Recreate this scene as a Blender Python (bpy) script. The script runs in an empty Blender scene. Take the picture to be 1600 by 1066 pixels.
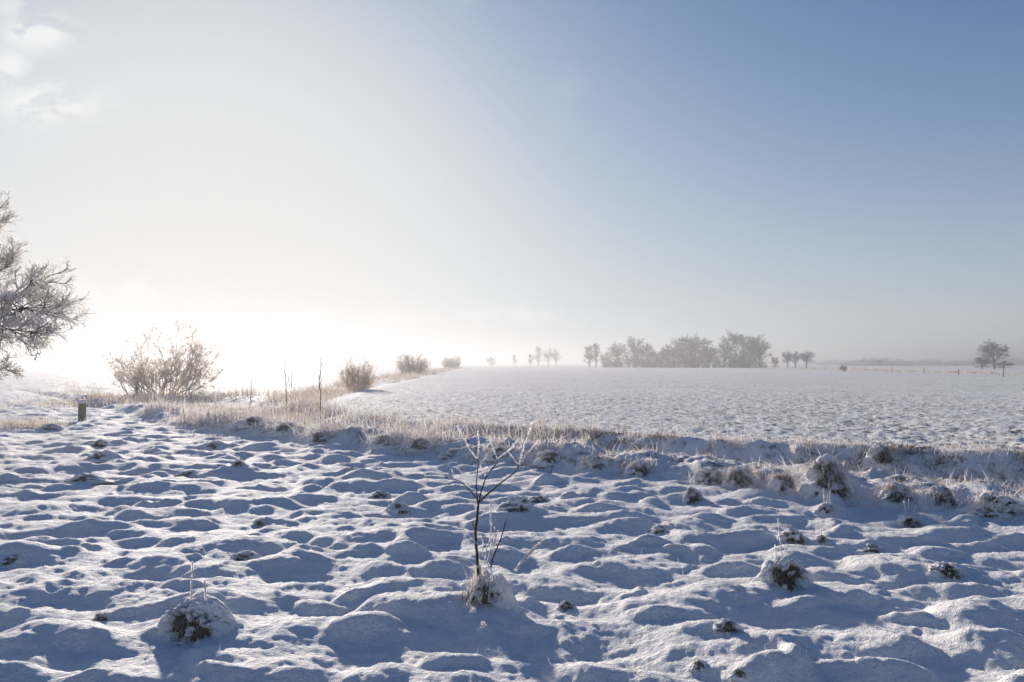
import bpy, bmesh, math, random
import numpy as np
from mathutils import Vector
R = math.radians
sc = bpy.context.scene
C = sc.collection
random.seed(7)
RNG = np.random.default_rng(11)

# ------------------------------------------------------------------ camera
F = 1244.0                      # focal length in pixels of the 1600 px wide photograph
PITCH = R(1.66)
CAM_H = 1.6
cam = bpy.data.cameras.new('camera'); camera = bpy.data.objects.new('camera', cam); C.objects.link(camera)
camera.location = (0, 0, CAM_H); camera.rotation_euler = (R(90) + PITCH, 0, 0)
cam.lens = 28; cam.sensor_width = 36; cam.clip_start = 0.05; cam.clip_end = 30000
sc.camera = camera

# ------------------------------------------------------------------ sky, sun, exposure
SUN_AZ, SUN_EL = R(-20.6), R(13.8)
SUN = Vector((math.sin(SUN_AZ) * math.cos(SUN_EL), math.cos(SUN_AZ) * math.cos(SUN_EL), math.sin(SUN_EL)))
EXPO = 1.2
sc.view_settings.view_transform = 'Standard'; sc.view_settings.look = 'None'
sc.view_settings.exposure = EXPO; sc.view_settings.gamma = 1.0; sc.view_settings.use_curve_mapping = False
sc.cycles.use_denoising = True
sc.cycles.max_bounces = 8; sc.cycles.diffuse_bounces = 5; sc.cycles.transparent_max_bounces = 8; sc.cycles.volume_bounces = 0


class NT:
    """short hands for a node tree"""
    def __init__(self, tree): self.t = tree; self.n = tree.nodes; self.l = tree.links.new
    def N(self, kind, **k):
        q = self.n.new(kind)
        for a, b in k.items(): setattr(q, a, b)
        return q
    def put(self, v, sock):
        if v is None: return
        if isinstance(v, (int, float, tuple, list, Vector)): sock.default_value = v
        else: self.l(v, sock)
    def M(self, op, a, b=None, c=None):
        q = self.N('ShaderNodeMath', operation=op)
        for i, v in enumerate((a, b, c)): self.put(v, q.inputs[i])
        return q.outputs[0]
    def V(self, op, a, b=None, out=0):
        q = self.N('ShaderNodeVectorMath', operation=op)
        for i, v in enumerate((a, b)): self.put(v, q.inputs[i])
        return q.outputs[out]
    def noise(self, vec, scale, detail=3.0, rough=0.55, out=0, dist=0.0):
        q = self.N('ShaderNodeTexNoise'); self.put(vec, q.inputs['Vector'])
        q.inputs['Scale'].default_value = scale; q.inputs['Detail'].default_value = detail
        q.inputs['Roughness'].default_value = rough; q.inputs['Distortion'].default_value = dist
        return q.outputs[out]
    def ramp(self, fac, lo, hi):
        q = self.N('ShaderNodeMapRange', interpolation_type='SMOOTHSTEP'); self.put(fac, q.inputs[0])
        self.put(lo, q.inputs[1]); self.put(hi, q.inputs[2])
        return q.outputs[0]
    def mix(self, fac, a, b):
        q = self.N('ShaderNodeMix', data_type='RGBA'); self.put(fac, q.inputs[0])
        for v, s in ((a, q.inputs[6]), (b, q.inputs[7])):
            self.put(v + (1,) if isinstance(v, tuple) and len(v) == 3 else v, s)
        return q.outputs[2]
    def xyz(self, a, b, c):
        q = self.N('ShaderNodeCombineXYZ')
        for i, v in enumerate((a, b, c)): self.put(v, q.inputs[i])
        return q.outputs[0]
    def sep(self, v):
        q = self.N('ShaderNodeSeparateXYZ'); self.l(v, q.inputs[0]); return q.outputs


world = bpy.data.worlds.new('World'); sc.world = world; world.use_nodes = True
W = NT(world.node_tree); bg = W.n['Background']
sky = W.N('ShaderNodeTexSky', sky_type='NISHITA'); sky.sun_disc = False
sky.sun_elevation = SUN_EL; sky.sun_rotation = SUN_AZ
sky.air_density = 1.0; sky.dust_density = 0.5; sky.ozone_density = 3.5
sdir = W.V('NORMALIZE', W.N('ShaderNodeTexCoord').outputs['Generated'])
sx, sy, sz = W.sep(sdir)
ang = W.M('ARCCOSINE', W.M('MINIMUM', W.V('DOT_PRODUCT', sdir, tuple(SUN), out='Value'), 0.99999))
base = W.V('MULTIPLY', sky.outputs[0], (0.185, 0.335, 0.57))
# thin veil of high ice haze: bright round the sun, pale along the whole horizon
ang2 = W.M('MULTIPLY', ang, ang)
veil = W.M('ADD', W.M('MULTIPLY', W.M('EXPONENT', W.M('MULTIPLY', ang2, -1 / (2 * 0.165 ** 2))), 7.0),
           W.M('DIVIDE', 3.0, W.M('ADD', 1.0, W.M('POWER', W.M('DIVIDE', ang, R(24)), 3.2))))
# the veil is seen through more air low down and through less overhead
veil = W.M('MULTIPLY', veil, W.M('MINIMUM', W.M('EXPONENT', W.M('MULTIPLY', W.M('SUBTRACT', sz, 0.24), -3.6)), 1.5))
rim = W.M('MULTIPLY', W.M('EXPONENT', W.M('MULTIPLY', W.M('MAXIMUM', sz, 0.0), -1 / 0.12)), 4.3)
# small broken clouds, thin streaks low down
yy = W.M('MAXIMUM', sy, 0.05)
cu = W.M('DIVIDE', sx, yy); cv = W.M('DIVIDE', sz, yy)
cvec = W.xyz(cu, W.M('MULTIPLY', cv, 1.5), 0.0)
cn = W.ramp(W.noise(cvec, 13.0, 8.0, 0.6, dist=0.35), 0.42, 0.55)
spots = None
for (u0, v0, a, b, k) in ((-0.605, 0.420, .040, .022, 1.0), (-0.640, 0.378, .024, .022, .9), (-0.590, 0.330, .055, .022, 1.0),
                          (-0.635, 0.455, .03, .02, .5), (-0.50, 0.095, .055, .016, .55), (0.03, 0.062, .10, .007, .5), (-0.25, 0.06, .2, .006, .4),
                          (-0.06, 0.475, .02, .02, .12), (0.07, 0.35, .02, .03, .08)):
    e = W.M('ADD', W.M('POWER', W.M('ABSOLUTE', W.M('DIVIDE', W.M('SUBTRACT', cu, u0), a)), 2.0),
            W.M('POWER', W.M('ABSOLUTE', W.M('DIVIDE', W.M('SUBTRACT', cv, v0), b)), 2.0))
    g = W.M('MULTIPLY', W.M('EXPONENT', W.M('MULTIPLY', e, -0.8)), k)
    spots = g if spots is None else W.M('MAXIMUM', spots, g)
cloud = W.M('MULTIPLY', spots, cn)
glow = W.M('ADD', veil, rim)
tot = W.V('ADD', base, W.V('MULTIPLY', W.xyz(glow, glow, glow), (0.985, 1.0, 1.03)))
MX = 0.735 / (0.1 * 2 ** EXPO)          # soft shoulder: the veil never burns out
ch = W.sep(tot)
soft = [W.M('MULTIPLY', W.M('SUBTRACT', 1.0, W.M('EXPONENT', W.M('MULTIPLY', ch[i], -1 / MX))), MX) for i in range(3)]
lit = 0.86 / (0.1 * 2 ** EXPO)          # sunlit cloud
cm = W.mix(W.M('MINIMUM', W.M('MULTIPLY', cloud, 1.15), 0.9), W.xyz(*soft), (lit, lit, lit))
W.l(cm, bg.inputs[0]); bg.inputs[1].default_value = 0.1

sl = bpy.data.lights.new('sun', 'SUN'); sun = bpy.data.objects.new('sun', sl); C.objects.link(sun)
sun.rotation_euler = SUN.to_track_quat('Z', 'Y').to_euler()
sl.energy = 2.95; sl.angle = R(1.6); sl.color = (1.0, 0.90, 0.79)

# ------------------------------------------------------------------ helpers
cp, sp_ = math.cos(PITCH), math.sin(PITCH)
def ray(px, py):
    x, z = (px - 800) / F, (533 - py) / F
    return Vector((x, cp - z * sp_, sp_ + z * cp))
def on_plane(px, py, Y):
    """point of the pixel's ray at depth Y"""
    d = ray(px, py); return Vector((d.x * Y / d.y, Y, CAM_H + d.z * Y / d.y))
def ground_px(px, py, z=0.0):
    d = ray(px, py); t = (z - CAM_H) / d.z
    return Vector((d.x * t, d.y * t, z))

def _hash(ix, iy, seed):
    h = (ix.astype(np.int64) * 374761393 + iy.astype(np.int64) * 668265263 + seed * 1442695041) & 0xffffffff
    h = ((h ^ (h >> 13)) * 1274126177) & 0xffffffff
    return ((h ^ (h >> 16)) & 0xffff) / 65535.0
def vnoise(x, y, seed=0):
    ix, iy = np.floor(x), np.floor(y); fx, fy = x - ix, y - iy
    fx = fx * fx * fx * (fx * (fx * 6 - 15) + 10); fy = fy * fy * fy * (fy * (fy * 6 - 15) + 10)
    a, b = _hash(ix, iy, seed), _hash(ix + 1, iy, seed)
    c, d = _hash(ix, iy + 1, seed), _hash(ix + 1, iy + 1, seed)
    return (a + (b - a) * fx) * (1 - fy) + (c + (d - c) * fx) * fy - 0.5
def fbm(x, y, seed=0, octv=4, gain=0.5):
    s, a = 0.0, 1.0
    for o in range(octv):
        s = s + a * vnoise(x * 2 ** o + 17.3 * o, y * 2 ** o - 9.1 * o, seed + o); a *= gain
    return s
def sstep(a, b, x):
    t = np.clip((x - a) / (b - a), 0, 1); return t * t * (3 - 2 * t)

def mesh_from(name, V, faces, mat=None, parent=None, smooth=True):
    """V (n,3) array; faces (m,k) array with k = 3 or 4"""
    V = np.asarray(V, dtype=np.float32); faces = np.asarray(faces, dtype=np.int32)
    me = bpy.data.meshes.new(name)
    k = faces.shape[1]
    me.vertices.add(len(V)); me.vertices.foreach_set('co', V.ravel())
    me.loops.add(faces.size); me.loops.foreach_set('vertex_index', faces.ravel())
    me.polygons.add(len(faces)); me.polygons.foreach_set('loop_start', np.arange(0, faces.size, k, dtype=np.int32))
    me.update(calc_edges=True)
    if smooth: me.polygons.foreach_set('use_smooth', np.ones(len(faces), dtype=bool))
    if mat: me.materials.append(mat)
    o = bpy.data.objects.new(name, me); C.objects.link(o)
    if parent: o.parent = parent
    if name in JOINED: o['kind'] = 'stuff'      # too many and too fine to pick apart
    return o
JOINED = {'grass_blades', 'frosted_blades', 'crown_blades', 'branches', 'boughs', 'twigs', 'fine_twigs', 'crown', 'stems', 'rime'}
def tag(o, label=None, cat=None, group=None, kind=None):
    for k, v in (('label', label), ('category', cat), ('group', group), ('kind', kind)):
        if v: o[k] = v
    return o
def empty(name, loc, label=None, cat=None, group=None, rz=0.0):
    o = bpy.data.objects.new(name, None); C.objects.link(o); o.location = loc; o.rotation_euler = (0, 0, rz)
    return tag(o, label, cat, group)

class Segs:
    """tapered round segments, built into one mesh"""
    def __init__(self): self.a = []
    def add(self, p, q, r0, r1): self.a.append((p[0], p[1], p[2], q[0], q[1], q[2], r0, r1))
    def poly(self, pts, r0, r1):
        n = len(pts) - 1
        for i in range(n):
            self.add(pts[i], pts[i + 1], r0 + (r1 - r0) * i / n, r0 + (r1 - r0) * (i + 1) / n)
    def arrays(self, k):
        A = np.array(self.a, dtype=np.float64); p, q = A[:, 0:3], A[:, 3:6]
        d = q - p; L = np.linalg.norm(d, axis=1, keepdims=True); d = d / np.maximum(L, 1e-9)
        q = q + d * np.minimum(A[:, 7:8] * 0.5, L * 0.2)
        up = np.where(np.abs(d[:, 2:3]) < 0.9, np.array([[0, 0, 1.0]]), np.array([[1.0, 0, 0]]))
        s = np.cross(d, up); s /= np.linalg.norm(s, axis=1, keepdims=True); t = np.cross(d, s)
        n = len(A); V = np.zeros((n, 2 * k, 3))
        for i in range(k):
            an = 2 * math.pi * i / k
            o = s * math.cos(an) + t * math.sin(an)
            V[:, i] = p + o * A[:, 6:7]; V[:, k + i] = q + o * A[:, 7:8]
        b = np.arange(n)[:, None] * 2 * k
        Fc = np.concatenate([np.concatenate([b + i, b + (i + 1) % k, b + k + (i + 1) % k, b + k + i], axis=1) for i in range(k)], axis=0)
        return V.reshape(-1, 3), Fc
    def fringe(self, name, mat, parent, wide, rng):
        """hoar frost: two crossed fins of crystals along every segment"""
        A = np.array(self.a, dtype=np.float64); p, q = A[:, 0:3], A[:, 3:6]
        d = q - p; L = np.linalg.norm(d, axis=1, keepdims=True); d = d / np.maximum(L, 1e-9)
        rv = rng.normal(size=d.shape); s = np.cross(d, rv); s /= np.maximum(np.linalg.norm(s, axis=1, keepdims=True), 1e-9); t = np.cross(d, s)
        n = len(A); V = np.zeros((n, 8, 3))
        for i, o in enumerate((s, t)):
            w0 = wide * rng.uniform(.6, 1.4, (n, 1)); w1 = wide * rng.uniform(.6, 1.4, (n, 1)); e = q + d * L * .08
            V[:, 4 * i] = p - o * w0; V[:, 4 * i + 1] = p + o * w0 * rng.uniform(.5, 1.1, (n, 1))
            V[:, 4 * i + 2] = e + o * w1; V[:, 4 * i + 3] = e - o * w1 * rng.uniform(.5, 1.1, (n, 1))
        b = np.arange(n)[:, None] * 8
        Fc = np.concatenate([b + np.array([[0, 1, 2, 3]]), b + np.array([[4, 5, 6, 7]])], axis=0)
        return mesh_from(name, V.reshape(-1, 3), Fc, mat, parent, smooth=False)
    def build(self, name, mat, parent=None, k=4):
        V, Fc = self.arrays(k)
        return mesh_from(name, V, Fc, mat, parent)

def _nrm(d):
    l = math.sqrt(d[0] * d[0] + d[1] * d[1] + d[2] * d[2]) or 1e-9
    return (d[0] / l, d[1] / l, d[2] / l)
def grow(S, rn, p, d, L, r, lvl, P):
    """branch with side branches; P is a list of level settings, S a list of Segs, one for each level"""
    q = P[lvl]; st = q.get('steps', 3); path = [(p, d)]
    g = rn.gauss; j = q.get('jit', .15); up = q.get('up', 0.0); rr = r
    for i in range(st):
        d = _nrm((d[0] + g(0, j), d[1] + g(0, j), d[2] + g(0, j) + up))
        e = (p[0] + d[0] * L / st, p[1] + d[1] * L / st, p[2] + d[2] * L / st)
        r1 = r * (1 - q.get('taper', .7) * (i + 1) / st)
        S[lvl].add(p, e, rr, r1); p, rr = e, r1; path.append((p, d))
    if lvl + 1 < len(P):
        c = P[lvl + 1]
        for n in range(c['n']):
            t = rn.uniform(c.get('from', .25), 1.0) * st; i = min(int(t), st - 1); f = t - i
            a, b = path[i][0], path[i + 1][0]; dd = path[i + 1][1]
            pos = (a[0] + (b[0] - a[0]) * f, a[1] + (b[1] - a[1]) * f, a[2] + (b[2] - a[2]) * f)
            an = R(c['ang']) * rn.uniform(.6, 1.3)
            rv = _nrm((g(0, 1), g(0, 1), g(0, 1)))
            dot = rv[0] * dd[0] + rv[1] * dd[1] + rv[2] * dd[2]
            pr = _nrm((rv[0] - dd[0] * dot, rv[1] - dd[1] * dot, rv[2] - dd[2] * dot))
            ca, sa = math.cos(an), math.sin(an)
            nd = (dd[0] * ca + pr[0] * sa, dd[1] * ca + pr[1] * sa, dd[2] * ca + pr[2] * sa)
            grow(S, rn, pos, nd, L * c['ratio'] * rn.uniform(.6, 1.25) * (1.15 - .45 * t / st), max(rr * 1.0, r * c.get('rr', .5)) if c.get('rmax') is None else c['rmax'], lvl + 1, P)

def ribbon(base, head, tilt, length, droop, width, segs=3, twist=None):
    """grass blades: arrays of one value for each blade -> V, faces"""
    n = len(base); t = np.linspace(0, 1, segs + 1)[None, :]
    hx, hy = np.cos(head)[:, None], np.sin(head)[:, None]
    out = np.sin(tilt)[:, None] * length[:, None] * t * (1 + 0.35 * np.maximum(droop, 0)[:, None] * t)
    zz = np.cos(tilt)[:, None] * length[:, None] * t - droop[:, None] * length[:, None] * t * t
    P = np.stack([base[:, 0:1] + hx * out, base[:, 1:2] + hy * out, base[:, 2:3] + zz], axis=2)
    tw = head if twist is None else twist
    w = (width[:, None] * (1 - 0.85 * t ** 1.5) * 0.5)
    sx_, sy_ = -np.sin(tw)[:, None] * w, np.cos(tw)[:, None] * w
    S = np.stack([sx_, sy_, np.zeros_like(sx_)], axis=2)
    V = np.stack([P - S, P + S], axis=2).reshape(n * (segs + 1) * 2, 3)
    b = np.arange(n)[:, None] * (segs + 1) * 2
    Fc = np.concatenate([np.concatenate([b + 2 * i, b + 2 * i + 1, b + 2 * i + 3, b + 2 * i + 2], axis=1) for i in range(segs)], axis=0)
    return V, Fc

# ------------------------------------------------------------------ materials
def material(name):
    m = bpy.data.materials.new(name); m.use_nodes = True
    T = NT(m.node_tree); b = T.n['Principled BSDF']
    return m, T, b
def snow_relief(T, b, vec, k=1.5):
    f = T.noise(vec, 26.0, 4.0, 0.6); g = T.noise(vec, 130.0, 2.0, 0.6)
    h = T.M('ADD', T.M('MULTIPLY', f, 0.018 * k), T.M('MULTIPLY', g, 0.007 * k))
    q = T.N('ShaderNodeBump'); q.inputs['Strength'].default_value = 1.0; q.inputs['Distance'].default_value = 1.0
    T.l(h, q.inputs['Height']); T.l(q.outputs[0], b.inputs['Normal'])
SNOW = (0.95, 0.93, 0.90)
def snow_look(b):
    b.inputs['Roughness'].default_value = 0.75; b.inputs['Specular IOR Level'].default_value = 0.12
def make_snow():
    m, T, b = material('fresh_snow'); snow_look(b)
    b.inputs['Base Color'].default_value = SNOW + (1,)
    snow_relief(T, b, T.N('ShaderNodeNewGeometry').outputs['Position'])
    return m
def make_ground():
    m, T, b = material('snow_over_ground'); snow_look(b)
    pos = T.N('ShaderNodeNewGeometry').outputs['Position']
    crop = T.N('ShaderNodeAttribute', attribute_name='crop').outputs['Fac']
    bank = T.N('ShaderNodeAttribute', attribute_name='bank').outputs['Fac']
    # clods and young leaves that poke through the snow of the ploughed field
    s1 = T.M('MAXIMUM', T.ramp(T.noise(pos, 6.5, 3.0, 0.66), 0.52, 0.61), T.M('MULTIPLY', T.ramp(T.noise(pos, 1.3, 4.0, 0.7), 0.55, 0.66), .75))
    s2 = T.ramp(T.noise(pos, 0.16, 3.0, 0.6), 0.35, 0.65)
    spk = T.M('MULTIPLY', T.M('MULTIPLY', s1, T.M('MULTIPLY_ADD', s2, 0.40, 0.60)), crop)
    soil = T.mix(T.noise(pos, 2.5, 2.0), (0.13, 0.11, 0.085), (0.20, 0.19, 0.13))
    c1 = T.mix(spk, SNOW, soil)
    g1 = T.ramp(T.noise(pos, 4.0, 5.0, 0.65), 0.50, 0.66)
    straw = T.mix(T.noise(pos, 7.0, 2.0), (0.10, 0.075, 0.05), (0.30, 0.24, 0.17))
    c2 = T.mix(T.M('MULTIPLY', T.M('MULTIPLY', g1, bank), 0.85), c1, straw)
    T.l(c2, b.inputs['Base Color'])
    snow_relief(T, b, pos)
    return m
def make_twig(name, bark, frost, lo, hi, trans=0.0, scale=9.0):
    m, T, b = material(name)
    pos = T.N('ShaderNodeTexCoord').outputs['Object']
    f = T.ramp(T.noise(pos, scale, 3.0, 0.6), lo, hi)
    col = T.mix(f, bark, frost); T.l(col, b.inputs['Base Color'])
    b.inputs['Roughness'].default_value = 0.8; b.inputs['Specular IOR Level'].default_value = 0.15
    if trans:
        t = T.N('ShaderNodeBsdfTranslucent'); T.l(col, t.inputs[0])
        mx = T.N('ShaderNodeMixShader'); mx.inputs[0].default_value = trans
        T.l(b.outputs[0], mx.inputs[1]); T.l(t.outputs[0], mx.inputs[2])
        T.l(mx.outputs[0], T.n['Material Output'].inputs[0])
    return m
def make_wood():
    m, T, b = material('weathered_post_wood')
    pos = T.N('ShaderNodeTexCoord').outputs['Object']
    st = T.V('MULTIPLY', pos, (14.0, 14.0, 2.0))
    n = T.noise(st, 3.0, 4.0, 0.6)
    col = T.mix(n, (0.09, 0.07, 0.045), (0.30, 0.26, 0.18))
    up = T.sep(T.N('ShaderNodeNewGeometry').outputs['Normal'])[2]
    T.l(col, b.inputs['Base Color']); b.inputs['Roughness'].default_value = 0.85
    q = T.N('ShaderNodeBump'); q.inputs['Distance'].default_value = 0.01; T.l(n, q.inputs['Height']); T.l(q.outputs[0], b.inputs['Normal'])
    return m

M_SNOW = make_snow()
M_GROUND = make_ground()
M_FROST = make_twig('hoar_frost', (0.70, 0.68, 0.66), (0.88, 0.88, 0.89), .4, .6, .55, 40)
M_CRYSTAL = make_twig('frost_crystals', (0.86, 0.85, 0.85), (0.93, 0.93, 0.94), .4, .6, .62, 60)
M_RIME = make_twig('rime_fringe', (0.72, 0.64, 0.55), (0.93, 0.90, 0.87), .30, .54, .6, 4)
M_RIME_WARM = make_twig('rime_on_willow', (0.66, 0.53, 0.39), (0.90, 0.83, 0.74), .32, .56, .6, 3)
M_GRASS = make_twig('frosted_dry_grass', (0.52, 0.41, 0.31), (0.84, 0.80, 0.79), .34, .54, .45, 6)
M_STRAW = make_twig('straw_grass', (0.46, 0.35, 0.23), (0.78, 0.71, 0.65), .36, .62, .45, 5)
M_TURF = make_twig('matted_turf', (0.065, 0.055, 0.034), (0.17, 0.14, 0.085), .35, .65, 0, 45)
M_GREEN = make_twig('winter_turf_blades', (0.09, 0.08, 0.04), (0.26, 0.22, 0.12), .35, .65, .3, 12)
M_DARK = make_twig('dead_dark_grass', (0.06, 0.05, 0.036), (0.24, 0.21, 0.17), .38, .7, 0, 9)
M_BARK = make_twig('frosted_bark', (0.11, 0.08, 0.06), (0.55, 0.51, 0.48), .50, .66, 0, 7)
M_TWIG = make_twig('frosted_twigs', (0.24, 0.18, 0.13), (0.76, 0.72, 0.68), .36, .56, .35, 5)
M_WILLOW = make_twig('frosted_willow_twigs', (0.58, 0.46, 0.32), (0.88, 0.80, 0.70), .34, .58, .5, 4)
M_FAR = make_twig('distant_frosted_twigs', (0.20, 0.17, 0.15), (0.56, 0.53, 0.51), .40, .68, .3, .6)
M_SAP = make_twig('dark_sapling_bark', (0.035, 0.022, 0.016), (0.12, 0.085, 0.065), .45, .8, 0, 60)
M_WOOD = make_wood()

# ------------------------------------------------------------------ terrain shape
# the ditch runs at 45 degrees from right-near to left-far; u is measured across it, v along it
def uv(x, y): return (x + y) * 0.70710678, (y - x) * 0.70710678
FU = np.array([-40.0, -2, 0, 2.3, 5.3, 8.3, 10.2, 12, 15, 18, 22, 27.8, 60])        # v of the bank foot
FW = np.array([9.6, 9.7, 9.72, 9.75, 9.65, 9.2, 9.15, 9.0, 8.65, 8.5, 8.5, 9.7, 14])  # u there
EU = np.array([-40.0, 3.5, 6, 9.5, 14, 17.5, 20, 22, 60])                            # v of the field edge
EW = np.array([17.5, 16.5, 15.8, 14.6, 14.1, 13.6, 13.2, 14.2, 26])                   # u there
FXY = [(-5.6, 24.0), (-6.6, 28), (-7.7, 34), (-9.0, 52), (-12.6, 142), (-20, 332), (-60, 1400)]  # left edge of the field

def field_left(y):
    return np.interp(y, [p[1] for p in FXY], [p[0] for p in FXY])
def zones(x, y):
    u, v = uv(x, y)
    wob = 0.35 * fbm(v * 0.8, u * 0.2, 31, 3)
    foot = np.interp(v, FU, FW) + wob * 0.8; edge = np.interp(v, EU, EW) + 0.5 * fbm(v * .9, u * .2, 41, 3)
    return u, v, foot, edge

# bumps of the tussocky pasture, rastered once
GX0, GX1, GY0, GY1, GR = -27.0, 24.0, -3.0, 36.0, 0.03
def raster_bumps():
    nx, ny = int((GX1 - GX0) / GR), int((GY1 - GY0) / GR)
    acc = np.zeros((ny, nx), dtype=np.float32); K = 24.0
    rng = np.random.default_rng(5)
    n = 14000
    cx = rng.uniform(GX0, GX1, n); cy = rng.uniform(GY0, GY1, n)
    big = rng.random(n) < 0.45
    ra = np.where(big, rng.uniform(.22, .50, n), rng.uniform(.10, .24, n))
    rb = ra * rng.uniform(.36, .68, n)
    hh = np.where(big, rng.uniform(.03, .095, n), rng.uniform(.016, .045, n))
    th = rng.normal(0.12, .42, n)
    u, v = uv(cx, cy); keep = u < np.interp(v, FU, FW) + .3
    for i in np.nonzero(keep)[0]:
        rad = ra[i] * 1.05
        i0, i1 = int((cx[i] - rad - GX0) / GR), int((cx[i] + rad - GX0) / GR) + 1
        j0, j1 = int((cy[i] - rad - GY0) / GR), int((cy[i] + rad - GY0) / GR) + 1
        i0, j0 = max(i0, 0), max(j0, 0); i1, j1 = min(i1, nx), min(j1, ny)
        if i1 <= i0 or j1 <= j0: continue
        X = (np.arange(i0, i1) * GR + GX0 - cx[i])[None, :]; Y = (np.arange(j0, j1) * GR + GY0 - cy[i])[:, None]
        c, s = math.cos(th[i]), math.sin(th[i])
        q = ((X * c + Y * s) / ra[i]) ** 2 + ((-X * s + Y * c) / rb[i]) ** 2
        h = hh[i] * np.clip(1 - q, 0, 1) ** 1.4
        acc[j0:j1, i0:i1] += (np.exp(K * h) - 1).astype(np.float32)
    return np.log1p(acc) / K
BUMP = raster_bumps()
def bumps(x, y):
    # the pattern is bent a little so that no ellipse is left clean
    xs = x + 0.22 * fbm(x * 1.3, y * 1.3, 71, 3); ys = y + 0.16 * fbm(x * 1.3, y * 1.3, 81, 3)
    fx = (xs - GX0) / GR; fy = (ys - GY0) / GR
    ok = (fx > 1) & (fy > 1) & (fx < BUMP.shape[1] - 2) & (fy < BUMP.shape[0] - 2)
    fx = np.clip(fx, 0, BUMP.shape[1] - 2); fy = np.clip(fy, 0, BUMP.shape[0] - 2)
    ix, iy = fx.astype(int), fy.astype(int); a, b = fx - ix, fy - iy
    h = (BUMP[iy, ix] * (1 - a) + BUMP[iy, ix + 1] * a) * (1 - b) + (BUMP[iy + 1, ix] * (1 - a) + BUMP[iy + 1, ix + 1] * a) * b
    return np.where(ok, h, 0.06)

MOUNDS = []          # (x, y, radius, height): snow piled round tussocks, filled in before the ground is built
def height(x, y, fine=True):
    x = np.asarray(x, dtype=np.float64); y = np.asarray(y, dtype=np.float64)
    u, v, foot, edge = zones(x, y)
    r = np.hypot(x, y)
    past = 1 - sstep(-0.1, 0.5, u - foot)
    h = past * (bumps(x, y) * (1 - .45 * sstep(14, 26, r)) + 0.06 * fbm(x * .5, y * .5, 3, 3) + 0.095 * fbm(x * 1.25 + .3 * y, y * 2.7, 13, 2) + 0.03 * fbm(x * 4.1, y * 4.6, 9, 3) + 0.011 * fbm(x * 15, y * 15, 19, 2) + 0.006 * vnoise(x * 38, y * 38, 29) - 0.09)
    # bank and ditch
    near = sstep(60, 45, v)                                   # the ditch ends far to the left
    lf = sstep(8, 16, v)
    rt = 1 - sstep(3, 8, v)
    bk = (0.13 - 0.07 * rt) * (1 + 1.1 * fbm(v * .55, u * .1, 47, 2))
    w = u - foot; e = edge - u
    top = sstep(0.0, 0.55, w) * bk
    cut = sstep(1.3 - .3 * lf, 2.5 - .6 * lf, w) * (bk + 0.75 - .45 * lf + .25 * rt)
    back = sstep(1.7 - .4 * lf, 0.05, e)
    prof = (top - cut) * (1 - back) + 0.03 * back
    hum = 0.20 * np.abs(fbm(x * 1.4, y * 1.4, 51, 3)) + .15 * fbm(x * 3.3, y * 3.3, 55, 3) + .03 * fbm(x * 14, y * 14, 58, 2)
    zone = sstep(0.1, .6, w) * sstep(-.05, .5, e)
    h = h + near * (prof + zone * hum * (.9 - .3 * lf - .25 * rt)) * (u > foot - .3)
    # ploughed field: clods
    fld = sstep(-.3, .3, u - edge) * sstep(0, .8, x - field_left(y))
    h = h + fld * (0.055 * fbm(x * 5.5, y * 5.5, 61, 3, .6) * (1 - sstep(35, 60, r)) + .022 * fbm(x * 1.6, y * 1.6, 65, 2) * (1 - .7 * sstep(60, 150, r)) + .03 * fbm(x * .3, y * .3, 66, 2))
    for off in (-.95, .95):
        d = x - (11.0 + off + (y - 29) * .05 + .6 * np.sin(y * .035)); h = h - fld * .03 * np.exp(-(d / .22) ** 2)
    # rough verge left of the field
    strip = sstep(0, .8, field_left(y) - x) * sstep(18, 24, y) * sstep(-.3, .3, u - foot)
    h = h + strip * (0.12 * fbm(x * .9, y * .9, 77, 4) - .06)
    for (mx, my, mr, mh) in MOUNDS:
        q = ((x - mx) ** 2 + (y - my) ** 2) / (mr * mr)
        h = np.where(q < 4, h + mh * np.exp(-2.2 * q) * 1.0, h)
    return h
def zat(x, y): return float(height(np.array([x]), np.array([y]))[0])
def drop(px, py):
    """the ground point a pixel's ray meets (marching the real terrain)"""
    d = ray(px, py); hor = math.hypot(d.x, d.y)
    ts = np.concatenate([np.linspace(2.5, 45, 1400), np.geomspace(45, 3000, 600)]) / max(hor, 1e-6)
    z = CAM_H + d.z * ts; g = height(d.x * ts, d.y * ts)
    i = np.nonzero(z < g)[0]
    t = ts[i[0]] if len(i) else ts[-1]
    return Vector((d.x * t, d.y * t, float(height(np.array([d.x * t]), np.array([d.y * t]))[0])))

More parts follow.
